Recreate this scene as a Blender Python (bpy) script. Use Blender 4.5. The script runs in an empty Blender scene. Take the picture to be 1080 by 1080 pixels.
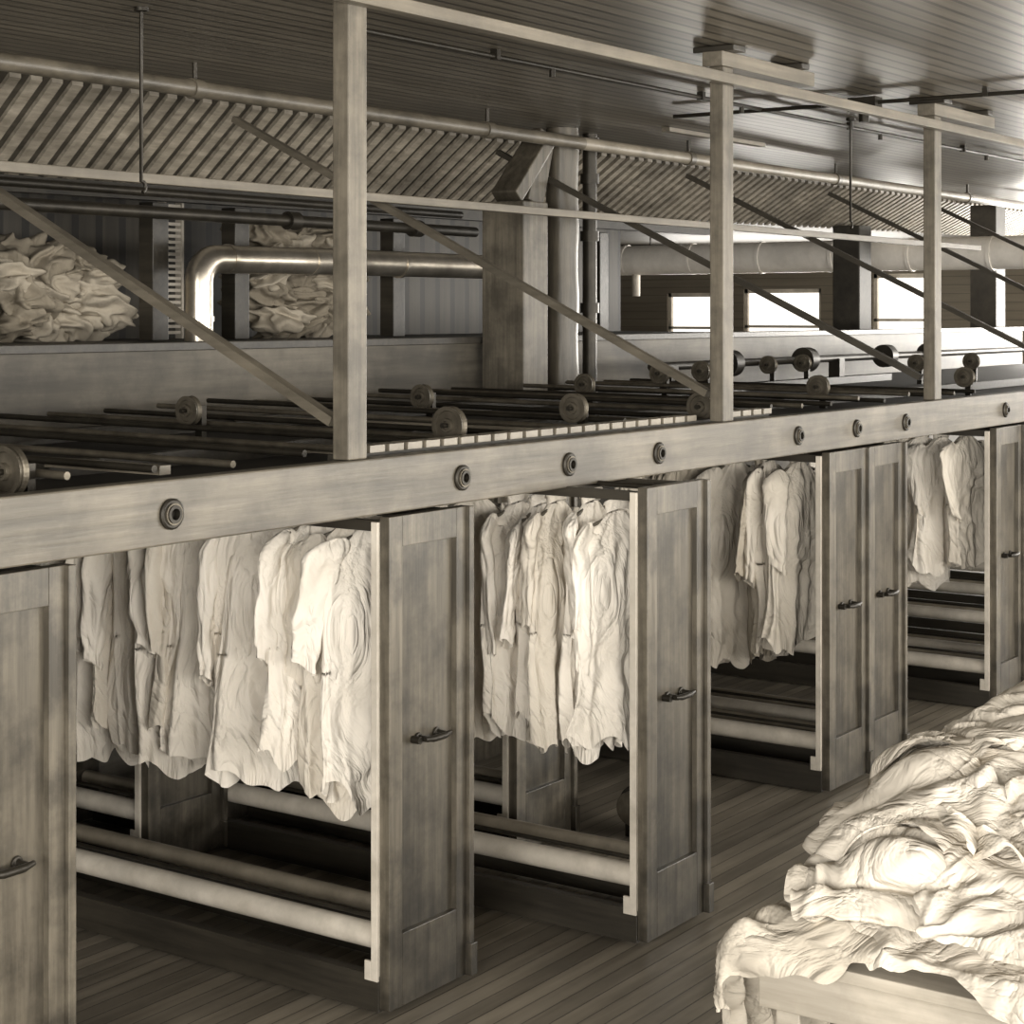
import bpy, math, random, time
from mathutils import Vector, Matrix, noise, Euler
T0=time.time()
random.seed(7)
S=bpy.context.scene
try:
    S.view_settings.view_transform='Standard'
except Exception as e: print(e)

def tint(L): return (L, L*(.855+.10*L), L*(.62+.27*L), 1)

# ---------------------------------------------------------------- materials
def newmat(name):
    m=bpy.data.materials.new(name); m.use_nodes=True
    nt=m.node_tree; b=nt.nodes['Principled BSDF']
    return m,nt,b
def grainmat(name,L,scale=(2,2,2),rough=.5,contrast=.35,bump=.15,metal=0,nscale=1.0,detail=6,stain=.25,spec=.5,bdist=.01,sscale=2.2,grime=0,patch=0):
    m,nt,b=newmat(name); N=nt.nodes; K=nt.links
    tc=N.new('ShaderNodeTexCoord'); mp=N.new('ShaderNodeMapping'); mp.inputs['Scale'].default_value=scale
    K.new(tc.outputs['Object'],mp.inputs['Vector'])
    n=N.new('ShaderNodeTexNoise'); n.inputs['Scale'].default_value=nscale; n.inputs['Detail'].default_value=detail
    n.inputs['Roughness'].default_value=.65
    K.new(mp.outputs['Vector'],n.inputs['Vector'])
    r=N.new('ShaderNodeValToRGB')
    r.color_ramp.elements[0].position=.3; r.color_ramp.elements[0].color=tint(L*(1-contrast))
    r.color_ramp.elements[1].position=.7; r.color_ramp.elements[1].color=tint(min(.95,L*(1+contrast)))
    K.new(n.outputs['Fac'],r.inputs['Fac'])
    n2=N.new('ShaderNodeTexNoise'); n2.inputs['Scale'].default_value=sscale; n2.inputs['Detail'].default_value=8; n2.inputs['Roughness'].default_value=.65
    K.new(tc.outputs['Object'],n2.inputs['Vector'])
    r2=N.new('ShaderNodeValToRGB')
    r2.color_ramp.elements[0].position=.40; a=1-stain; r2.color_ramp.elements[0].color=(a,a,a,1)
    r2.color_ramp.elements[1].position=.58; r2.color_ramp.elements[1].color=(1,1,1,1)
    K.new(n2.outputs['Fac'],r2.inputs['Fac'])
    mx=N.new('ShaderNodeMixRGB'); mx.blend_type='MULTIPLY'; mx.inputs['Fac'].default_value=1
    K.new(r.outputs['Color'],mx.inputs['Color1']); K.new(r2.outputs['Color'],mx.inputs['Color2'])
    out=mx.outputs['Color']
    if patch:
        n4=N.new('ShaderNodeTexNoise'); n4.inputs['Scale'].default_value=1.7; n4.inputs['Detail'].default_value=3
        ma=N.new('ShaderNodeMapping'); ma.inputs['Location'].default_value=(3,5,1); K.new(tc.outputs['Object'],ma.inputs['Vector']); K.new(ma.outputs['Vector'],n4.inputs['Vector'])
        r4=N.new('ShaderNodeValToRGB'); r4.color_ramp.elements[0].position=.38; r4.color_ramp.elements[1].position=.64
        lo=1-patch; hi=1+patch*.5; r4.color_ramp.elements[0].color=(lo,lo,lo,1); r4.color_ramp.elements[1].color=(hi,hi,hi,1)
        K.new(n4.outputs['Fac'],r4.inputs['Fac'])
        m4=N.new('ShaderNodeMixRGB'); m4.blend_type='MULTIPLY'; m4.inputs['Fac'].default_value=1
        K.new(out,m4.inputs['Color1']); K.new(r4.outputs['Color'],m4.inputs['Color2']); out=m4.outputs['Color']
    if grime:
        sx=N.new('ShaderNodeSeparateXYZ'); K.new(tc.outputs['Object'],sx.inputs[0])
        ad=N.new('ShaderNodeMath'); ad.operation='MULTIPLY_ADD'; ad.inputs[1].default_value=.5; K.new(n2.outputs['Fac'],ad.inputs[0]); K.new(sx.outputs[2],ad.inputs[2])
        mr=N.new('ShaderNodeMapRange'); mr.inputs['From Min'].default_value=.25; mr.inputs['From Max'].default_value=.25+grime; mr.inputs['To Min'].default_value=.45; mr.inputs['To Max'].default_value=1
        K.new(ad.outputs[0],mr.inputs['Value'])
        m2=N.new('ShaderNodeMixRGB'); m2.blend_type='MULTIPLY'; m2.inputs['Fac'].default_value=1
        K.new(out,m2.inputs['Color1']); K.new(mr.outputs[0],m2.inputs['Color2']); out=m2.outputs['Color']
    K.new(out,b.inputs['Base Color'])
    b.inputs['Roughness'].default_value=rough; b.inputs['Metallic'].default_value=metal
    b.inputs['Specular IOR Level'].default_value=spec
    if bump>0:
        bp=N.new('ShaderNodeBump'); bp.inputs['Strength'].default_value=bump; bp.inputs['Distance'].default_value=bdist
        K.new(n.outputs['Fac'],bp.inputs['Height']); K.new(bp.outputs['Normal'],b.inputs['Normal'])
    return m
def boardmat(name,L,axis,width,rough=.4,groove=.12,dark=.35,length_axis=0,contrast=.25,spec=.5,vary=.25,worn=0):
    m,nt,b=newmat(name); N=nt.nodes; K=nt.links
    tc=N.new('ShaderNodeTexCoord'); sx=N.new('ShaderNodeSeparateXYZ'); K.new(tc.outputs['Object'],sx.inputs[0])
    d=N.new('ShaderNodeMath'); d.operation='DIVIDE'; K.new(sx.outputs[axis],d.inputs[0]); d.inputs[1].default_value=width
    fr=N.new('ShaderNodeMath'); fr.operation='FRACT'; K.new(d.outputs[0],fr.inputs[0])
    fl=N.new('ShaderNodeMath'); fl.operation='FLOOR'; K.new(d.outputs[0],fl.inputs[0])
    gr=N.new('ShaderNodeMath'); gr.operation='GREATER_THAN'; K.new(fr.outputs[0],gr.inputs[0]); gr.inputs[1].default_value=groove
    wn=N.new('ShaderNodeTexWhiteNoise'); wn.noise_dimensions='1D'; K.new(fl.outputs[0],wn.inputs['W'])
    sc=[14,14,14]; sc[length_axis]=.9
    mp=N.new('ShaderNodeMapping'); mp.inputs['Scale'].default_value=sc; K.new(tc.outputs['Object'],mp.inputs['Vector'])
    n=N.new('ShaderNodeTexNoise'); n.inputs['Scale'].default_value=1.6; n.inputs['Detail'].default_value=5; K.new(mp.outputs['Vector'],n.inputs['Vector'])
    r=N.new('ShaderNodeValToRGB'); r.color_ramp.elements[0].position=.3; r.color_ramp.elements[1].position=.7
    r.color_ramp.elements[0].color=tint(L*(1-contrast)); r.color_ramp.elements[1].color=tint(L*(1+contrast))
    K.new(n.outputs['Fac'],r.inputs['Fac'])
    mr=N.new('ShaderNodeMapRange'); mr.inputs['To Min'].default_value=1-vary; mr.inputs['To Max'].default_value=1
    K.new(wn.outputs['Value'],mr.inputs['Value'])
    mg=N.new('ShaderNodeMapRange'); mg.inputs['To Min'].default_value=dark; mg.inputs['To Max'].default_value=1
    K.new(gr.outputs[0],mg.inputs['Value'])
    mm=N.new('ShaderNodeMath'); mm.operation='MULTIPLY'; K.new(mr.outputs[0],mm.inputs[0]); K.new(mg.outputs[0],mm.inputs[1])
    fac=mm.outputs[0]
    if worn:
        n5=N.new('ShaderNodeTexNoise'); n5.inputs['Scale'].default_value=1.3; n5.inputs['Detail'].default_value=7; K.new(tc.outputs['Object'],n5.inputs['Vector'])
        m5=N.new('ShaderNodeMapRange'); m5.inputs['From Min'].default_value=.38; m5.inputs['From Max'].default_value=.6; m5.inputs['To Min'].default_value=1-worn; m5.inputs['To Max'].default_value=1
        K.new(n5.outputs['Fac'],m5.inputs['Value'])
        m6=N.new('ShaderNodeMath'); m6.operation='MULTIPLY'; K.new(fac,m6.inputs[0]); K.new(m5.outputs[0],m6.inputs[1]); fac=m6.outputs[0]
    mx=N.new('ShaderNodeMixRGB'); mx.blend_type='MULTIPLY'; mx.inputs['Fac'].default_value=1
    K.new(r.outputs['Color'],mx.inputs['Color1']); K.new(fac,mx.inputs['Color2'])
    K.new(mx.outputs['Color'],b.inputs['Base Color']); b.inputs['Roughness'].default_value=rough
    b.inputs['Specular IOR Level'].default_value=spec
    bp=N.new('ShaderNodeBump'); bp.inputs['Strength'].default_value=.5; bp.inputs['Distance'].default_value=.006
    K.new(gr.outputs[0],bp.inputs['Height']); K.new(bp.outputs['Normal'],b.inputs['Normal'])
    return m
def clothmat(name,L,bs=.5,sc=5.0,stretch=(1,1,.45),bd=.012):
    m,nt,b=newmat(name); N=nt.nodes; K=nt.links
    tc=N.new('ShaderNodeTexCoord'); mp=N.new('ShaderNodeMapping'); mp.inputs['Scale'].default_value=stretch
    K.new(tc.outputs['Object'],mp.inputs['Vector'])
    n=N.new('ShaderNodeTexNoise'); n.inputs['Scale'].default_value=sc; n.inputs['Detail'].default_value=4; n.inputs['Roughness'].default_value=.5; n.inputs['Distortion'].default_value=1.6
    K.new(mp.outputs['Vector'],n.inputs['Vector'])
    s1=N.new('ShaderNodeMath'); s1.operation='MULTIPLY_ADD'; s1.inputs[1].default_value=2; s1.inputs[2].default_value=-1; K.new(n.outputs['Fac'],s1.inputs[0])
    s2=N.new('ShaderNodeMath'); s2.operation='ABSOLUTE'; K.new(s1.outputs[0],s2.inputs[0])
    s3=N.new('ShaderNodeMath'); s3.operation='POWER'; s3.inputs[1].default_value=.8; K.new(s2.outputs[0],s3.inputs[0])
    n3=N.new('ShaderNodeTexNoise'); n3.inputs['Scale'].default_value=3; n3.inputs['Detail'].default_value=2
    K.new(tc.outputs['Object'],n3.inputs['Vector'])
    r=N.new('ShaderNodeValToRGB'); r.color_ramp.elements[0].position=.3; r.color_ramp.elements[1].position=.7
    r.color_ramp.elements[0].color=tint(L*.88); r.color_ramp.elements[1].color=tint(min(.93,L*1.05))
    K.new(n3.outputs['Fac'],r.inputs['Fac']); K.new(r.outputs['Color'],b.inputs['Base Color'])
    b.inputs['Roughness'].default_value=.9; b.inputs['Specular IOR Level'].default_value=.1
    bp=N.new('ShaderNodeBump'); bp.inputs['Strength'].default_value=bs; bp.inputs['Distance'].default_value=bd
    K.new(s3.outputs[0],bp.inputs['Height']); K.new(bp.outputs['Normal'],b.inputs['Normal'])
    return m
M={}
M['header']=grainmat('header_wood',.125,(1.2,30,22),.42,.4,stain=.35,sscale=3,patch=.12)
M['post']=grainmat('post_wood',.14,(25,25,1.2),.5,.4,stain=.45,sscale=4,patch=.15)
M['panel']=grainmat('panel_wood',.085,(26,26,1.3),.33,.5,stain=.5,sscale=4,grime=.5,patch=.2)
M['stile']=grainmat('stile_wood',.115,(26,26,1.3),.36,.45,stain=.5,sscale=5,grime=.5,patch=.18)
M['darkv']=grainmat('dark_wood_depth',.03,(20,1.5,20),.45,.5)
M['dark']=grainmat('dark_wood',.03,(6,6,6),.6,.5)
M['darkdeck']=grainmat('dark_deck',.012,(4,4,4),.7,.5)  # near-black tone for the cabinet deck
M['boardwall']=grainmat('boarding_wood',.11,(1.0,14,14),.55,.4,stain=.5,sscale=1.5,patch=.2)
M['rail']=grainmat('rail_wood',.16,(1,24,24),.5,.3)
M['brace']=grainmat('brace_wood',.12,(20,2,20),.5,.3)
M['darkbrace']=grainmat('dark_brace',.05,(20,2,20),.5,.3)
M['iron']=grainmat('dark_iron',.03,(9,9,9),.45,.4,metal=.5)
M['steel']=grainmat('dull_iron',.14,(9,9,9),.45,.4,metal=.6)
M['galv']=grainmat('galvanised_sheet',.5,(5,5,5),.28,.25,metal=.9,bump=.05)
M['duct']=grainmat('brightened_duct',.9,(5,5,5),.35,.06,metal=.0,bump=.05,stain=.15)  # duct colour raised to stand in for light that does not reach it
M['whitepaint']=grainmat('white_paint',.60,(6,6,6),.5,.15)
M['greypipe']=grainmat('painted_pipe',.22,(6,6,6),.4,.25)
M['darkpipe']=grainmat('lagged_pipe',.10,(6,12,12),.4,.4)
M['ceil']=boardmat('ceiling_beadboard',.18,1,.10,rough=.36,groove=.24,dark=.25,vary=.3)
M['floor']=boardmat('floor_boards',.25,1,.08,rough=.40,groove=.07,dark=.35,vary=.45,worn=.35)
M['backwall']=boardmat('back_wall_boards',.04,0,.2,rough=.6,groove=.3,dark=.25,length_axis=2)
M['farwall']=boardmat('far_wall_siding',.16,2,.12,rough=.7,groove=.1,dark=.7,vary=.1,contrast=.1,length_axis=1)
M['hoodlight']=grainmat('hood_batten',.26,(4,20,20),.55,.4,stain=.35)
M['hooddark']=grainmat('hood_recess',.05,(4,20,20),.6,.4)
M['bark']=grainmat('log_column',.085,(18,18,1.2),.4,.5,bump=.4)
M['cloth']=clothmat('white_cotton',.79,1.0,4.5,(1,1,.5),.026)
M['cloth2']=clothmat('off_white_cotton',.66,1.0,4.5,(1,1,.5),.026)
M['cloth3']=clothmat('grey_striped_cotton',.44,1.0,4.5,(1,1,.5),.026)
M['rough']=clothmat('unwashed_cotton',.23,.5,6,(1,1,1),.015)
M['rough2']=clothmat('unwashed_cotton_light',.36,.5,6,(1,1,1),.015)
M['pile']=clothmat('pile_cotton',.66,.9,4.2,(1,1,1),.026)
M['pile2']=clothmat('pile_cotton_soiled',.56,.9,4.2,(1,1,1),.026)
M['table']=grainmat('table_wood',.46,(20,1.5,20),.5,.2)
m,nt,b=newmat('daylit_window_glass'); b.inputs['Base Color'].default_value=(.8,.8,.78,1)
b.inputs['Emission Color'].default_value=(1,.94,.85,1); b.inputs['Emission Strength'].default_value=1.8; M['glass']=m

# ---------------------------------------------------------------- builder
class B:
    def __init__(s): s.v=[];s.f=[];s.m=[];s.s=[];s.mats=[]
    def mi(s,k):
        if k not in s.mats: s.mats.append(k)
        return s.mats.index(k)
    def add(s,vs,fs,k,smooth=False):
        o=len(s.v); s.v+= [tuple(p) for p in vs]; mi=s.mi(k)
        for f in fs: s.f.append(tuple(i+o for i in f)); s.m.append(mi); s.s.append(smooth)
    def box(s,a,b,k):
        x0,y0,z0=[min(a[i],b[i]) for i in range(3)]; x1,y1,z1=[max(a[i],b[i]) for i in range(3)]
        s.add([(x0,y0,z0),(x1,y0,z0),(x1,y1,z0),(x0,y1,z0),(x0,y0,z1),(x1,y0,z1),(x1,y1,z1),(x0,y1,z1)],
              [(0,3,2,1),(4,5,6,7),(0,1,5,4),(1,2,6,5),(2,3,7,6),(3,0,4,7)],k)
    def beam(s,p,q,w,h,k):
        p=Vector(p);q=Vector(q);d=(q-p).normalized(); up=Vector((0,0,1))
        if abs(d.z)>.95: up=Vector((0,1,0))
        r=d.cross(up).normalized()*w/2; u=r.cross(d).normalized()*h/2
        vs=[p-r-u,p+r-u,p+r+u,p-r+u,q-r-u,q+r-u,q+r+u,q-r+u]
        s.add(vs,[(3,2,1,0),(4,5,6,7),(0,1,5,4),(1,2,6,5),(2,3,7,6),(3,0,4,7)],k)
    def cyl(s,p,q,r,k,n=18,r2=None): s.tube([p,q],[r,r if r2 is None else r2],k,n)
    def tube(s,pts,r,k,n=14):
        pts=[Vector(p) for p in pts]
        rs=r if isinstance(r,(list,tuple)) else [r]*len(pts)
        d=(pts[1]-pts[0]).normalized(); a=Vector((0,0,1)) if abs(d.z)<.9 else Vector((1,0,0))
        x=d.cross(a).normalized(); vs=[]
        for i,p in enumerate(pts):
            if i==0: t=pts[1]-pts[0]
            elif i==len(pts)-1: t=pts[-1]-pts[-2]
            else: t=(pts[i+1]-pts[i]).normalized()+(pts[i]-pts[i-1]).normalized()
            t.normalize(); x=(x-t*x.dot(t)).normalized(); y=t.cross(x)
            for j in range(n):
                an=2*math.pi*j/n; vs.append(p+x*math.cos(an)*rs[i]+y*math.sin(an)*rs[i])
        fs=[]
        for i in range(len(pts)-1):
            for j in range(n):
                fs.append((i*n+j,i*n+(j+1)%n,(i+1)*n+(j+1)%n,(i+1)*n+j))
        s.add(vs,fs,k,True)
        L=len(pts)-1
        s.add([vs[j] for j in range(n)][::-1],[tuple(range(n))],k)
        s.add([vs[L*n+j] for j in range(n)],[tuple(range(n))],k)
    def lathe(s,c,ax,prof,k,n=32):
        c=Vector(c); ax=Vector(ax).normalized(); a=Vector((0,0,1)) if abs(ax.z)<.9 else Vector((1,0,0))
        x=ax.cross(a).normalized(); y=ax.cross(x); vs=[]
        for (t,r) in prof:
            for j in range(n):
                an=2*math.pi*j/n; vs.append(c+ax*t+(x*math.cos(an)+y*math.sin(an))*max(r,.0005))
        fs=[]
        for i in range(len(prof)-1):
            for j in range(n): fs.append((i*n+j,i*n+(j+1)%n,(i+1)*n+(j+1)%n,(i+1)*n+j))
        s.add(vs,fs,k,False)
    def grid(s,fn,nu,nv,k,close=False):
        vs=[fn(i/(nu if close else nu-1),j/(nv-1)) for j in range(nv) for i in range(nu)]
        fs=[]
        for j in range(nv-1):
            for i in range(nu if close else nu-1):
                i2=(i+1)%nu
                fs.append((j*nu+i,j*nu+i2,(j+1)*nu+i2,(j+1)*nu+i))
        s.add(vs,fs,k,True)
    def done(s,name,bevel=0,parent=None,sub=0):
        me=bpy.data.meshes.new(name)
        xs=[p[0] for p in s.v];ys=[p[1] for p in s.v];zs=[p[2] for p in s.v]
        o=Vector(((min(xs)+max(xs))/2,(min(ys)+max(ys))/2,min(zs)))
        me.from_pydata([(p[0]-o.x,p[1]-o.y,p[2]-o.z) for p in s.v],[],s.f)
        for k in s.mats: me.materials.append(M[k])
        me.polygons.foreach_set('material_index',s.m); me.polygons.foreach_set('use_smooth',s.s)
        me.update(); me.validate()
        ob=bpy.data.objects.new(name,me); ob.location=o; S.collection.objects.link(ob)
        if bevel:
            md=ob.modifiers.new('bevel','BEVEL'); md.width=bevel; md.segments=2; md.limit_method='ANGLE'; md.angle_limit=math.radians(60)
        if sub:
            md=ob.modifiers.new('sub','SUBSURF'); md.levels=sub; md.render_levels=sub
        if parent: ob.parent=parent
        return ob

V0=4.04          # front plane of the dry-room cabinets
CZ=3.75          # ceiling
UE=24.0          # far end wall
VB=8.9           # back wall
VH=8.1           # foot of sloped strip
DECK=1.93
# ---------------------------------------------------------------- room shell
b=B(); b.box((-2,-3.5,-.1),(UE,17,0),'floor'); b.done('floor')
b=B(); b.box((-1,-3.5,CZ),(UE,7.5,CZ+.08),'ceil'); b.done('ceiling')
b=B(); pitch=.14; u=2.0
def zl(u): return 3.24+.0165*(u-7.3)
while u<UE:
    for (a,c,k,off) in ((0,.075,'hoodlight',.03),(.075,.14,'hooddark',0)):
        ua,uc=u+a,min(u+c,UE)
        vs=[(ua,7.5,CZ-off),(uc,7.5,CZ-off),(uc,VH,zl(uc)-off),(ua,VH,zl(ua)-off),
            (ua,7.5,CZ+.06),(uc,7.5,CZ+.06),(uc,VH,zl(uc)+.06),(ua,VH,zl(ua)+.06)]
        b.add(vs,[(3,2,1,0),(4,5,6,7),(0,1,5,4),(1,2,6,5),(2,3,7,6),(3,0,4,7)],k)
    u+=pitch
b.done('ceiling_sloped')
b=B(); b.box((2,VH,3.30),(14.5,VB+.12,3.36),'hooddark'); b.done('ceiling_soffit')
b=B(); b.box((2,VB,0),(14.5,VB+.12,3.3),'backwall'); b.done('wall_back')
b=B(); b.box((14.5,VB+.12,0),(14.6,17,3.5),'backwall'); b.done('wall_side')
b=B(); b.box((14.5,VH,3.50),(UE,17,3.6),'hooddark'); b.done('ceiling_annex')
b=B(); b.box((14.6,17,0),(UE,17.1,3.5),'farwall'); b.done('wall_annex')
wins=[(9.72,10.55,1.75,3.05),(11.35,12.6,1.75,2.85),(13.1,13.9,1.75,2.8)]
b=B(); y=-3.5
for (a,c,z0,z1) in wins:
    b.box((UE,y,0),(UE+.15,a,CZ),'farwall'); b.box((UE,a,0),(UE+.15,c,z0),'farwall'); b.box((UE,a,z1),(UE+.15,c,CZ),'farwall'); y=c
b.box((UE,y,0),(UE+.15,17,CZ),'farwall'); b.done('wall_far')
for i,(a,c,z0,z1) in enumerate(wins):
    b=B(); b.box((UE+.1,a,z0),(UE+.12,c,z1),'glass')
    for (p,q) in (((a,z0),(a+.05,z1)),((c-.05,z0),(c,z1)),((a,z0),(c,z0+.06)),((a,z1-.06),(c,z1)),((a,(z0+z1)/2-.02),(c,(z0+z1)/2+.02))):
        b.box((UE+.04,p[0],p[1]),(UE+.1,q[0],q[1]),'whitepaint')
    b.done('window_%d'%(i+1))

# ---------------------------------------------------------------- drying cabinet body
b=B()
b.box((1.0,V0,1.79),(20,V0+.07,1.99),'header')
b.done('header_beam',bevel=.006)
b=B()
SP=[3.2,3.956,5.45,6.18,6.90,8.28,8.98,9.64,11.24,12.0,12.7,14.1]
for s_ in SP:
    b.lathe((s_,V0-.001,1.885),(0,-1,0),[(0,.048),(.008,.048),(.012,.042),(.012,.03),(.022,.028),(.022,.018),(-.0,.016),(0,0)],'iron')
    b.lathe((s_,V0-.001,1.885),(0,-1,0),[(.012,.034),(.018,.034),(.018,.026),(.012,.026)],'steel')
b.done('header_spindle_flanges')
b=B()
b.box((1.0,V0+.09,DECK-.03),(20,6.985,DECK),'darkdeck')
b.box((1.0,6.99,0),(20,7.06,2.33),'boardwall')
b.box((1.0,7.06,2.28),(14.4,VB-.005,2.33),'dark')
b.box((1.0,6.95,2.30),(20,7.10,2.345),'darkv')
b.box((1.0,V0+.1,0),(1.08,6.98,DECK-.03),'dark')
b.done('drying_cabinet_body',bevel=.004)
b=B(); u=4.95
while u<8.2:
    if not 7.48<u<7.6: b.box((u,V0+.12,1.995),(u+.085,V0+.2,2.022),'greypipe')
    u+=.11
b.box((4.92,V0+.12,1.94),(8.2,V0+.2,1.996),'dark')
b.done('slatted_vent_strip')

for (u,w) in ((4.85,.1),(7.55,.1),(10.13,.1),(12.75,.1),(15.4,.1),(18,.1)):
    b=B(); b.box((u-w/2,V0+.002,1.992),(u+w/2,V0+.075,CZ-.1),'post')
    if u>5:
        b.box((u-.08,V0-.01,CZ-.1),(u+.9,V0+.1,CZ-.03),'rail')
        b.box((u+.7,V0-.04,CZ-.03),(u+.78,V0+.14,CZ-.002),'darkv')
    else: b.box((u-.08,V0-.01,CZ-.1),(u+.12,V0+.1,CZ-.03),'rail')
    b.box((u-.06,V0-.06,CZ-.03),(u+.06,V0+.16,CZ-.002),'darkv')
    b.done('support_post',bevel=.005)
    b=B(); b.beam((u,V0+.11,2.12),(u,7.2,3.6),.045,.035,'brace' if u<8 else 'darkbrace')
    b.done('diagonal_brace')
b=B(); b.beam((2,V0-.035,3.585),(20,V0-.035,3.585),.05,.05,'rail'); b.done('wooden_rail',bevel=.004)
b=B(); b.beam((2,6.0,3.105),(16,6.0,3.09),.05,.045,'rail'); b.done('wooden_rail',bevel=.004)
b=B(); b.tube([(1.5,6.5,3.62),(10.1,6.5,3.62)],.043,'darkpipe',20); b.tube([(10.1,6.5,3.62),(22,6.5,3.62)],.043,'greypipe',20)
for u in (4,6.5,9,11.5,14,17): b.cyl((u,6.5,3.62),(u+.07,6.5,3.62),.052,'darkpipe'); b.cyl((u+.03,6.5,3.62),(u+.03,6.5,CZ),.012,'iron')
b.done('steam_pipe')
b=B(); b.tube([(3,7.3,3.05),(10.0,7.3,3.05)],.035,'iron',16); b.tube([(3,7.42,3.17),(10,7.42,3.17)],.025,'iron',16)
for u in (5,8.1,9.3): b.cyl((u,7.3,3.05),(u+.09,7.3,3.05),.055,'iron')
b.done('steam_pipe')
b=B(); b.beam((2,8.0,3.19),(14.5,8.0,3.25),.1,.09,'dark'); b.done('wall_plate_beam')
b=B(); b.box((10.6,6.12,3.72),(12.0,6.18,3.748),'rail'); b.done('ceiling_batten')
b=B(); b.tube([(9.75,2.2,3.71),(9.75,5.6,3.71)],.012,'iron')
for v in (2.6,3.6,4.6): b.box((9.73,v,3.7),(9.77,v+.03,3.748),'iron')
b.box((9.7,4.25,3.66),(9.8,4.42,3.74),'iron'); b.cyl((9.75,4.34,3.6),(9.75,4.34,3.68),.03,'iron')
b.done('ceiling_conduit')
b=B(); b.tube([(6.0,5.0,3.715),(16,5.0,3.715)],.012,'iron')
for u in (7,9,11,13): b.box((u,4.98,3.7),(u+.03,5.02,3.748),'iron'); b.cyl((u+.5,5.0,3.67),(u+.5,5.0,3.71),.015,'iron')
b.done('sprinkler_pipe')
for (u,v,z) in ((5.22,5.5,3.0),(10.8,4.9,3.05),(7.0,5.9,3.45)):
    b=B(); pts=[(u,v,CZ-.001),(u,v,z+.04)]+[(u+.025*math.sin(a)-.0,v,z+.04-.04*(1-math.cos(a))*.6) for a in (0.6,1.2,2.0,2.8)]
    b.tube(pts,.008,'iron',8); b.lathe((u,v,CZ-.001),(0,0,-1),[(0,.03),(.015,.03),(.02,0)],'iron'); b.done('hanging_rod')

# ---------------------------------------------------------------- racks
def rack(u0,v,w=.485,pulled=0,length=2.55,handle=True,tone='stile'):
    b=B(); u1=u0+w; T=.045; z0,z1=.02,1.775
    if pulled: z1=1.81
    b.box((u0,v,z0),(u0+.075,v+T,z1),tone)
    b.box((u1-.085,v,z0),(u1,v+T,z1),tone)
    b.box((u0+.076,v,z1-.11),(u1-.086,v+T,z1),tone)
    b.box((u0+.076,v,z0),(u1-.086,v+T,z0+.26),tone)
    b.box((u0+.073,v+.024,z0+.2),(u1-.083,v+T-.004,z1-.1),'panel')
    b.box((u1-.028,v-.018,z0),(u1,v,z1),tone)
    b.box((u1-.034,v-.03,z0),(u1+.004,v,z0+.12),tone)
    b.box((u0-.012,v+T,.12),(u0+.006,v+T+.03,z1-.02),'whitepaint')
    b.box((u0-.012,v+T+.03,.12),(u0+.0,v+T+.06,.19),'whitepaint')
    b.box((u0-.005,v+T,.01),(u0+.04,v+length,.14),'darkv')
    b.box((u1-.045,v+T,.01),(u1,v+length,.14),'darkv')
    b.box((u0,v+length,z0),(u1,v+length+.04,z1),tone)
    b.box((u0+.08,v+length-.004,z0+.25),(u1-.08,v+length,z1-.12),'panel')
    b.box((u0+.0,v+T,z1-.055),(u0+.022,v+length,z1-.015),'darkv')
    b.box((u1-.022,v+T,z1-.055),(u1,v+length,z1-.015),'darkv')
    b.cyl((u0+w/2,v+T,z1-.02),(u0+w/2,v+length,z1-.02),.012,'iron')
    for (du,z,r,k) in ((.06,.255,.045,'whitepaint'),(.36,.245,.035,'greypipe')):
        b.cyl((u0+du,v+T+.03,z),(u0+du,v+length-.05,z),r,k,20)
    b.cyl((u0+.03,v+T+.03,.335),(u0+.03,v+length-.05,.335),.008,'iron',8)
    if handle:
        uh=u0+.19; zh=.955
        for du in (0,.11): b.lathe((uh+du,v+.02,zh),(0,-1,0),[(0,.02),(.006,.02),(.008,.012),(.05,.010),(.055,0)],'iron',14)
        b.tube([(uh-.02,v-.03,zh+.004),(uh+.02,v-.036,zh),(uh+.09,v-.036,zh),(uh+.13,v-.03,zh+.004)],[.008,.012,.012,.008],'iron',10)
        b.cyl((uh-.03,v-.015,zh+.0),(uh-.03,v+.02,zh),.014,'iron')
    return b.done('drying_rack',bevel=.004)
rack(3.085,V0+.005)
rack(5.027,V0+.005)
rack(6.165,3.66,pulled=1)
rack(8.66,V0+.005); rack(9.155,V0+.005)
rack(11.1,V0+.005); rack(11.6,V0+.005)
rack(12.9,V0+.005); rack(14.2,V0+.005); rack(15.5,V0+.005)
rack(5.69,5.95,length=.85,handle=False)
rack(6.84,4.755,length=2.0,handle=False)
rack(3.9,5.9,length=.9,handle=False)
rack(7.9,5.9,length=.9,handle=False)
b=B(); b.cyl((7.4,4.45,.16),(7.7,4.45,.16),.1,'iron',24); b.cyl((7.35,4.45,.16),(7.75,4.45,.16),.03,'steel'); b.box((7.42,4.37,.0),(7.68,4.53,.08),'iron')
b.lathe((7.37,4.45,.16),(-1,0,0),[(0,0),(0,.08),(.03,.08),(.03,0)],'steel'); b.done('electric_motor',bevel=.004)

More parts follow.
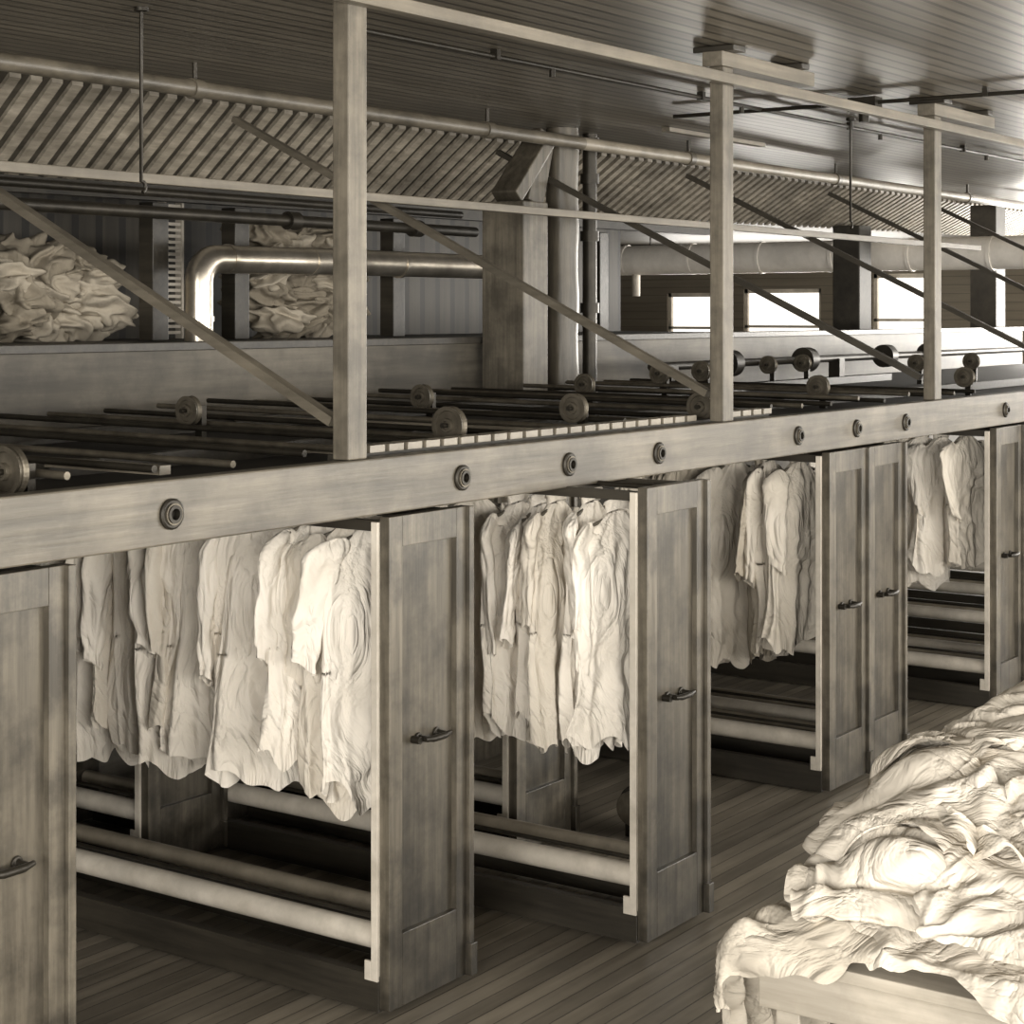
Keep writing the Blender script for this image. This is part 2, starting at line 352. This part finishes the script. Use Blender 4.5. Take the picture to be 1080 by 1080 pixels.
# ---------------------------------------------------------------- roller wheels with their rods
WH=[(3.63,4.4,.078,2.02),(5.76,4.33,.075,2.055),(6.88,4.47,.068,2.07),(7.66,4.25,.07,2.05),(5.74,5.75,.065,2.07),(7.35,5.7,.065,2.07),
    (10.4,6.08,.07,2.1),(11.0,6.1,.07,2.1),(12.6,6.4,.07,2.1),(13.2,6.4,.07,2.1),(13.7,5.65,.07,2.1),(9.2,5.9,.065,2.07),(4.3,5.8,.065,2.06),(14.5,5.5,.07,2.1),(12.0,4.6,.07,2.06),(9.9,4.7,.07,2.06)]
for (u,v,r,z) in WH:
    b=B()
    pr=[(-.02,0),(-.02,.016),(-.028,.018),(-.028,.026),(-.012,.028),(-.010,r-.02),(-.018,r-.016),(-.018,r),(-.006,r-.004),(0,r-.012),(.006,r-.004),(.018,r),(.018,r-.016),(.01,r-.02),(.012,.028),(.03,.02),(.03,0)]
    b.lathe((u,v,z),(1,0,0),pr,'steel',36)
    b.cyl((u-.05,v,z),(u+.09,v,z),.01,'iron',10)
    b.box((u+.06,v-.02,DECK),(u+.09,v+.02,z+.02),'iron')
    b.done('roller_wheel')
b=B()
for i in range(26):
    u=2.3+i*.36
    z=1.99+.03*random.random()
    b.cyl((u,V0+.22,z),(u,6.85 if not 9.4<u<9.95 else 6.55,z+.02),.013,'iron' if i%2 else 'steel',10)
for (u,z) in ((3.3,2.0),(4.2,2.0),(5.3,1.99),(6.5,2.0)):
    b.box((u,V0+.3,z-.03),(u+.05,6.6,z),'greypipe')
b.box((2.2,4.9,DECK),(14.5,4.96,1.985),'darkv'); b.box((2.2,6.2,DECK),(14.5,6.26,1.985),'darkv')
b.done('rack_guide_rods')
b=B(); b.cyl((11,6.5,2.12),(19,6.5,2.12),.03,'iron')
b.box((11.2,6.45,DECK),(11.3,6.55,2.12),'iron'); b.box((14,6.45,DECK),(14.1,6.55,2.12),'iron')
for u in (12.1,13.4,15.0,16): b.cyl((u,6.5,2.12),(u+.12,6.5,2.12),.1,'iron',24)
b.done('line_shaft')

# ---------------------------------------------------------------- garments
def ridge(x): 
    s=math.sin(x*.5); return 1-2*abs(s)**.75
def shirt(u,v,ztop,length,yaw,seed,mat,width=.2):
    rnd=random.Random(seed); b=B()
    R=Matrix.Rotation(yaw,3,'Z'); ph=[rnd.uniform(0,6.28) for _ in range(8)]
    nf=rnd.choice([4,5,6]); tx=rnd.uniform(-.06,.06); ty=rnd.uniform(-.03,.03)
    def P(x,y,z):
        w=R@Vector((x,y,0)); return (u+w.x,v+w.y,z)
    def drop(x): return .02+.055*(abs(x)/width)**1.2
    def body(a,h):
        th=a*2*math.pi; s=min(1,h/.10); w=.05+(width-.05)*(s**.7)
        w*= (1+.12*h+.04*math.sin(2.8*h+ph[0]))
        t=.018+.02*s+.02*h; amp=.004+.021*h**.8
        c,sn=math.cos(th),math.sin(th)
        wv=noise.noise(Vector((seed,h*2.2,c)))
        f=amp*(.8*ridge(nf*th+ph[1]+.8*h+1.3*wv)+.5*ridge((nf*2+1)*th+ph[2]-1.2*h+1.2*wv))
        nz=noise.noise(Vector((c*1.6+seed,sn*1.6,h*2.4)))*.04*h
        q=Vector((c*1.1+seed,sn*.8,h*3.6)); wr=1-abs(noise.noise(q*2.1+Vector((wv,0,wv))))*2
        fine=.014*wr+noise.noise(q*5)*.006
        x=(w+f*.5+nz)*c; y=(t+f+fine)*sn+nz
        zz=ztop-length*h-drop(w*c if h<.5 else width*.6)
        if h>.7:
            k=(h-.7)/.3; zz+= .035*k*math.cos(2*th)+.11*k*noise.noise(Vector((c*1.8,sn+seed,1)))
        return P(x+tx*h,y+ty*h,zz)
    b.grid(body,120,50,mat,True)
    b.grid(lambda a,h:P((.055+.012*h)*math.cos(a*6.283),(.032+.01*h)*math.sin(a*6.283),ztop-.03+.05*math.sin(h*2.4)-.018*math.sin(a*6.283)),32,6,mat,True)
    for sg in (-1,1):
        sl=rnd.uniform(.46,.64); q=[rnd.uniform(0,6.28) for _ in range(4)]; out=rnd.uniform(-.04,.06); fy=rnd.uniform(-.08,.08)
        ben=rnd.uniform(-.03,.03); ya=rnd.uniform(-.6,.6)
        def sleeve(a,h):
            th=a*2*math.pi
            cx=sg*(width-.05+.05*min(1,h*6)+out*h+ben*math.sin(h*3)); cy=fy*h
            r=.078*(1-h)+.043*h
            if h<.1: r*=.2+.8*(h/.1)**.6
            if h>.9: r*=.88 if h<.96 else .97
            flat=.38+.15*h
            f=.009*ridge(3*th+q[1]+2.0*h)*(.3+h)
            cr=.02*noise.noise(Vector((math.cos(th)*1.4+seed,math.sin(th)*1.4,h*5+q[2])))
            lx=(r+f+cr)*math.cos(th); ly=(r*flat+f+cr)*math.sin(th)
            return P(cx+lx*math.cos(ya)-ly*math.sin(ya),cy+lx*math.sin(ya)+ly*math.cos(ya),ztop-.06-sl*h-.03*math.cos(th)*h)
        b.grid(sleeve,34,36,mat,True)
    sh=[P(width*.85*t,0,ztop-.035-.05*abs(t)) for t in (-1,-.6,-.25,0,.25,.6,1)]
    b.tube(sh,.008,'post',8)
    b.tube([P(0,0,ztop-.03),P(0,0,ztop+.005),P(.012,0,ztop+.02)],.004,'steel',6)
    return b.done('hanging_shirt')
ZT=1.735
def row(u0,v0,v1,n,mats,L,seed,w=.19,yr=(-.9,.15),dl=.09):
    for i in range(n):
        rnd=random.Random(seed+i*3)
        v=v0+(v1-v0)*i/(n-1)+(rnd.uniform(-.05,.05) if i else 0)
        shirt(u0+.24+rnd.uniform(-.03,.02),v,ZT+rnd.uniform(-.03,.01),L+rnd.uniform(-dl,dl*.8),rnd.uniform(*yr) if i else -.3,seed*10+i,mats[i%len(mats)],w*rnd.uniform(.88,1.08))
row(5.03,4.33,6.3,15,['cloth','cloth2','cloth','cloth','cloth','cloth','cloth2','cloth'],.92,11)
row(6.165,3.93,5.2,10,['cloth','cloth','cloth2','cloth','cloth','cloth2','cloth2','cloth3'],.94,31)
row(8.66,4.33,5.3,8,['cloth2','cloth2','cloth3','cloth2','cloth3','cloth3'],1.02,51)
row(11.1,4.33,5.3,8,['cloth2','cloth','cloth','cloth2','cloth2','cloth'],.88,71)
row(3.1,4.4,5.6,5,['cloth','cloth2'],.86,91)

# ---------------------------------------------------------------- columns & rear furniture
b=B(); rr=[.112+.005*math.sin(i*1.7) for i in range(14)]
b.tube([(10.29,6.78,DECK+.002+(CZ-DECK-.004)*i/13) for i in range(14)],rr,'bark',28); b.done('log_column')
b=B(); b.box((9.57,6.6,DECK+.002),(9.85,6.93,3.22),'post')
b.beam((9.62,6.77,3.25),(10.02,6.77,3.66),.2,.10,'bark'); b.beam((9.9,6.77,3.22),(10.05,6.77,3.70),.18,.08,'bark')
b.done('boxed_timber_column',bevel=.008)
b=B(); b.cyl((10.7,6.82,1.935),(10.7,6.82,CZ-.002),.05,'iron',20)
for z in (2.5,3.0,3.4,3.65): b.cyl((10.7,6.82,z),(10.7,6.82,z+.07),.066,'iron',20)
b.done('standpipe')
b=B(); b.box((17.3,7.75,0),(17.6,8.05,3.4),'dark'); b.done('square_column',bevel=.01)
b=B(); b.box((19.6,7.15,0),(19.9,7.45,3.7),'dark'); b.done('square_column',bevel=.01)
for u in (6.3,7.62,8.32,9.9,12.6):
    b=B(); b.box((u,7.93,2.335),(u+.13,8.05,3.16),'darkv'); b.done('wall_stud',bevel=.005)
b=B(); b.box((8.5,8.74,2.33),(8.52,8.8,3.25),'whitepaint'); b.box((8.66,8.74,2.33),(8.68,8.8,3.25),'whitepaint')
for i in range(22): b.box((8.52,8.75,2.36+i*.04),(8.66,8.79,2.38+i*.04),'whitepaint')
b.done('wall_ladder')
b=B(); pts=[(7.72,7.65,2.335),(7.72,7.65,2.68)]
for i in range(1,8):
    a=i/8*math.pi/2; pts.append((7.72+.14*(1-math.cos(a)),7.65,2.68+.14*math.sin(a)))
pts+=[(7.86,7.65,2.82),(9.2,7.65,2.83),(11.3,7.65,2.83)]
b.tube(pts,.085,'galv',28)
for u in (7.95,8.7,9.6): b.cyl((u,7.65,2.824),(u+.03,7.65,2.824),.09,'galv',28)
b.lathe((7.72,7.65,2.45),(0,0,1),[(0,.085),(0,.092),(.03,.092),(.03,.085)],'galv')
b.done('ventilation_duct')
b=B(); b.tube([(18.6,13.0,3.12),(18.6,4.6,3.14)],.175,'duct',32)
for i in range(9):
    v=5.0+i*.9; b.cyl((18.6,v,3.13),(18.6,v+.04,3.13),.182,'duct',32)
b.cyl((18.6,11.2,3.13),(18.6,11.2,2.7),.05,'whitepaint')
for v in (6,8.5,11): b.cyl((18.6,v,3.2),(18.6,v,3.5),.01,'iron',8)
b.done('ventilation_duct')

# ---------------------------------------------------------------- crumpled bundles
def crest(p,pw=2.0): return ((1+math.cos(p))*.5)**pw
def blob(b,c,r,rot,seed,k,n=40,amp=.12,fr=3.0):
    R=Euler(rot).to_matrix(); c=Vector(c); rn=random.Random(seed)
    d1=Vector((rn.uniform(-1,1),rn.uniform(-1,1),rn.uniform(-1,1))).normalized(); d2=Vector((rn.uniform(-1,1),rn.uniform(-1,1),rn.uniform(-1,1))).normalized()
    def fn(a,h):
        th=a*6.2832; p=h*math.pi
        d=Vector((math.sin(p)*math.cos(th),math.sin(p)*math.sin(th),math.cos(p)))
        q=d*fr*.5+Vector((seed*3.1,seed*1.7,0))
        w=noise.noise(q*.9); w2=noise.noise(q*1.3+Vector((4,4,4)))
        f=crest(d.dot(d1)*fr*3.4+5*w)+.6*crest(d.dot(d2)*fr*5+6*w2)
        s=.85+amp*f
        return tuple(c+R@Vector((d.x*r[0]*s,d.y*r[1]*s,d.z*r[2]*s)))
    b.grid(fn,n*2,n,k,True)
def bundle(cu,cv,z0,W,D,H,seed,name):
    rnd=random.Random(seed); b=B()
    nx=3; nz=max(2,int(H/.13))
    for iz in range(nz):
        for ix in range(nx):
            k=rnd.random()
            x=cu-W/2+W*(ix+.5+rnd.uniform(-.3,.3))/nx; z=z0+.105+(H-.14)*(iz)/nz+rnd.uniform(-.01,.03)
            sc=1-.15*iz/nz
            blob(b,(cu+(x-cu)*sc,cv-.05+rnd.uniform(-.08,.08),z),(W/nx*.8,D*.44,.10),(rnd.uniform(-.3,.3),rnd.uniform(-.5,.5),rnd.uniform(-.5,.5)),seed+iz*7+ix,'rough' if k<.6 else 'rough2',56,.34,2.4)
    return b.done(name)
bundle(7.16,8.42,2.33,.85,.42,.62,3,'laundry_bundle')
bundle(9.36,8.42,2.33,.9,.42,.84,23,'laundry_bundle')

# ---------------------------------------------------------------- sorting table
TU0,TU1,TV0,TV1,TZ=4.41,6.9,.3,2.27,.78
b=B(); b.box((TU0-.02,TV0-.02,TZ-.035),(TU1+.02,TV1+.02,TZ),'table')
b.box((TU0+.0,TV0+.02,TZ-.155),(TU0+.03,TV1-.0,TZ-.036),'table'); b.box((TU1-.045,TV0+.02,TZ-.155),(TU1-.02,TV1-.02,TZ-.036),'table')
b.box((TU0+.05,TV1-.03,TZ-.155),(TU1-.05,TV1,TZ-.036),'table'); b.box((TU0+.05,TV0+.02,TZ-.155),(TU1-.05,TV0+.045,TZ-.036),'table')
for u in (TU0+.035,TU1-.12):
    for v in (TV0+.046,TV1-.105): b.box((u,v,0),(u+.07,v+.07,TZ-.036),'table')
b.done('sorting_table',bevel=.004)

def SS(x): x=max(0,min(1,x)); return x*x*(3-2*x)
EV=TV1+.03; EU=TU0-.03
def H(u,v):
    h=.03+.28*SS((u-4.40)/.85)**.9*SS((2.44-v)/.42)*SS((v-.1)/.6)
    h+=.05*math.exp(-((u-4.6)**2+(v-2.05)**2)/.05)
    h+=.09*noise.noise(Vector((u*2.1,v*2.1,3)))*SS((u-4.4)/.4)+.05*noise.noise(Vector((u*5,v*5,7)))*SS((u-4.4)/.3)
    h+=.05*SS((u-5.2)/.6)*SS((2.3-v)/.3)
    return TZ+max(.010,h)
def lay(u,v,off,lat):
    """point on heap surface pushed out by off along the local normal, draping down past the table edges"""
    uu=max(u,EU); vv=min(v,EV)
    z=H(uu,vv)
    e=.02
    n=Vector((-(H(uu+e,vv)-H(uu-e,vv))/(2*e),-(H(uu,vv+e)-H(uu,vv-e))/(2*e),1)).normalized()
    p=Vector((uu,vv,z))
    if v>EV:
        ex=v-EV; k=SS(ex/.12); p.y+=.05*(1-math.exp(-ex/.05)); p.z-=ex*(1-.3*math.exp(-ex/.05)); n=(n*(1-k)+Vector((0,1,.05))*k).normalized()
    if u<EU:
        ex=EU-u; k=SS(ex/.1); p.x-=.03*(1-math.exp(-ex/.04)); p.z-=ex*(1-.3*math.exp(-ex/.04)); n=(n*(1-k)+Vector((-1,0,.05))*k).normalized()
    return p+n*off+lat
pile=B()
def garment(cu,cv,W,D,rz,seed,base,k,n=90,A=.026,lam=.15,cool=1.0):
    rnd=random.Random(seed); cr,sr=math.cos(rz),math.sin(rz)
    t1=rnd.uniform(-.5,.5); t2=t1+rnd.uniform(.5,1.1); p=[rnd.uniform(0,6.28) for _ in range(4)]
    so=Vector((seed*3.7,seed*1.3,0)); focus=Vector((rnd.choice((-1,1))*rnd.uniform(.3,.6)*W,rnd.choice((-1,1))*rnd.uniform(.3,.6)*D,0))
    def fn(a,h):
        x=(a-.5)*2; y=(h-.5)*2
        th=math.atan2(y,x); rad=max(abs(x),abs(y))
        sq=1/max(abs(math.cos(th)),abs(math.sin(th))); rr_=rad*(sq*.6+.4)
        out=1+.38*noise.noise(Vector((math.cos(th)*1.5,math.sin(th)*1.5,seed)))+.10*noise.noise(Vector((math.cos(th)*5,math.sin(th)*5,seed)))
        x=math.cos(th)*rr_*out*W/2; y=math.sin(th)*rr_*out*D/2
        q=Vector((x*2.2,y*2.2,0))+so
        w=noise.noise(q); w2=noise.noise(q*1.9+Vector((7,7,0)))
        fx,fy=x-focus.x,y-focus.y
        ang=math.atan2(fy,fx); rf=math.hypot(fx,fy)
        s1=(x*math.cos(t1)+y*math.sin(t1))*6.283/lam+4.2*w+p[0]
        s2=(x*math.cos(t2)+y*math.sin(t2))*6.283/(lam*.6)+4.2*w2+p[1]
        s3=ang*11+3.6*w+p[2]
        m=SS(.5+1.5*noise.noise(q*.7+Vector((3,3,0))))
        m2=SS(.5+1.8*noise.noise(q*1.2+Vector((13,3,0))))
        f=A*(m*crest(s1,2.3)*(.6+.6*m2)+(1-m)*crest(s3,2.1)*min(1,rf/.2)*(1.1-.5*min(1,rf/.6))+.42*m2*crest(s2,2.4))
        f+=.010*noise.noise(q*2.5)+.006*(1-2*abs(noise.noise(q*5+Vector((w,w2,0))*2)))
        edge=SS((rad-.92)/.08)
        off=base+f-.016*edge*(1-.5*m)
        l=.6*A*(m*math.sin(s1))
        lx,ly=l*math.cos(t1),l*math.sin(t1)
        lat=Vector((cr*lx-sr*ly,sr*lx+cr*ly,0))
        return tuple(lay(cu+cr*x-sr*y,cv+sr*x+cr*y,off,lat))
    pile.grid(fn,n,n,k)
garment(5.75,1.35,2.6,2.2,0,99,.0,'pile2',170,.03,.2)
G=[(4.74,2.34,.85,1.0,.1),(4.66,1.5,.66,.9,.0),(5.9,1.4,1.2,.9,.3),(5.3,1.95,1.0,.75,-.3),(6.3,2.0,1.1,.8,.2),(4.7,1.05,.68,.7,.2),
   (5.35,1.3,.95,.7,.9),(4.80,1.95,.72,.62,.35),(5.8,1.95,.95,.6,-.25),(4.95,1.45,.7,.55,1.0),(6.4,1.7,.9,.6,.7),(5.25,1.75,.75,.5,.25),
   (5.75,1.6,.7,.5,2.2),(4.68,1.7,.5,.42,.2),(5.0,2.08,.6,.38,.5),(6.05,2.02,.7,.40,.1),(4.8,1.25,.5,.45,.8),(5.45,2.02,.6,.35,-.1),
   (5.1,1.55,.5,.4,.4),(4.9,1.75,.42,.34,1.7),(5.6,1.75,.5,.35,.9)]
for i,(cu,cv,W,D,rz) in enumerate(G):
    garment(cu,cv,W,D,rz,i+1,.010+.0055*i,'pile' if i%3 else 'pile2',100,.031+.011*((i*7)%5)/4,.12+.06*((i*3)%5)/4)
pile.done('laundry_pile')
print('pile',round(time.time()-T0,1))

# ---------------------------------------------------------------- lights
def area(name,loc,target,sx,sy,power,col=(1,.955,.88)):
    l=bpy.data.lights.new(name,'AREA'); l.shape='RECTANGLE'; l.size=sx; l.size_y=sy; l.energy=power; l.color=col
    o=bpy.data.objects.new(name,l); o.location=loc
    o.rotation_euler=(Vector(target)-Vector(loc)).to_track_quat('-Z','Y').to_euler(); S.collection.objects.link(o); return o
area('daylight_left_windows',(-4.5,.0,2.5),(6,3.8,1.5),4.5,2.0,980)
area('front_fill',(9,-3.4,2.1),(9,4,1.8),24,1.9,2050)  # added unseen fill lamp, no windows behind it; lights the racks further along
area('far_end_fill',(23.5,4.5,2.4),(15,4,2.9),7,1.5,1300)  # added lamp by a windowless stretch of wall, brightens the far ceiling
area('daylight_annex_windows',(23.6,11.5,2.4),(16,9,2.6),4,1.2,220)
w=bpy.data.worlds.new('world'); S.world=w; w.use_nodes=True
w.node_tree.nodes['Background'].inputs[0].default_value=(1,.93,.83,1); w.node_tree.nodes['Background'].inputs[1].default_value=.28

cam=bpy.data.cameras.new('camera'); co=bpy.data.objects.new('camera',cam); S.collection.objects.link(co)
cam.sensor_width=36; cam.lens=1916/1080*36; cam.shift_y=-210/1080; cam.clip_start=.05
co.location=(0,0,2.5); co.rotation_euler=(math.pi/2,0,math.radians(34.96-90))
S.camera=co
print('total',time.time()-T0)
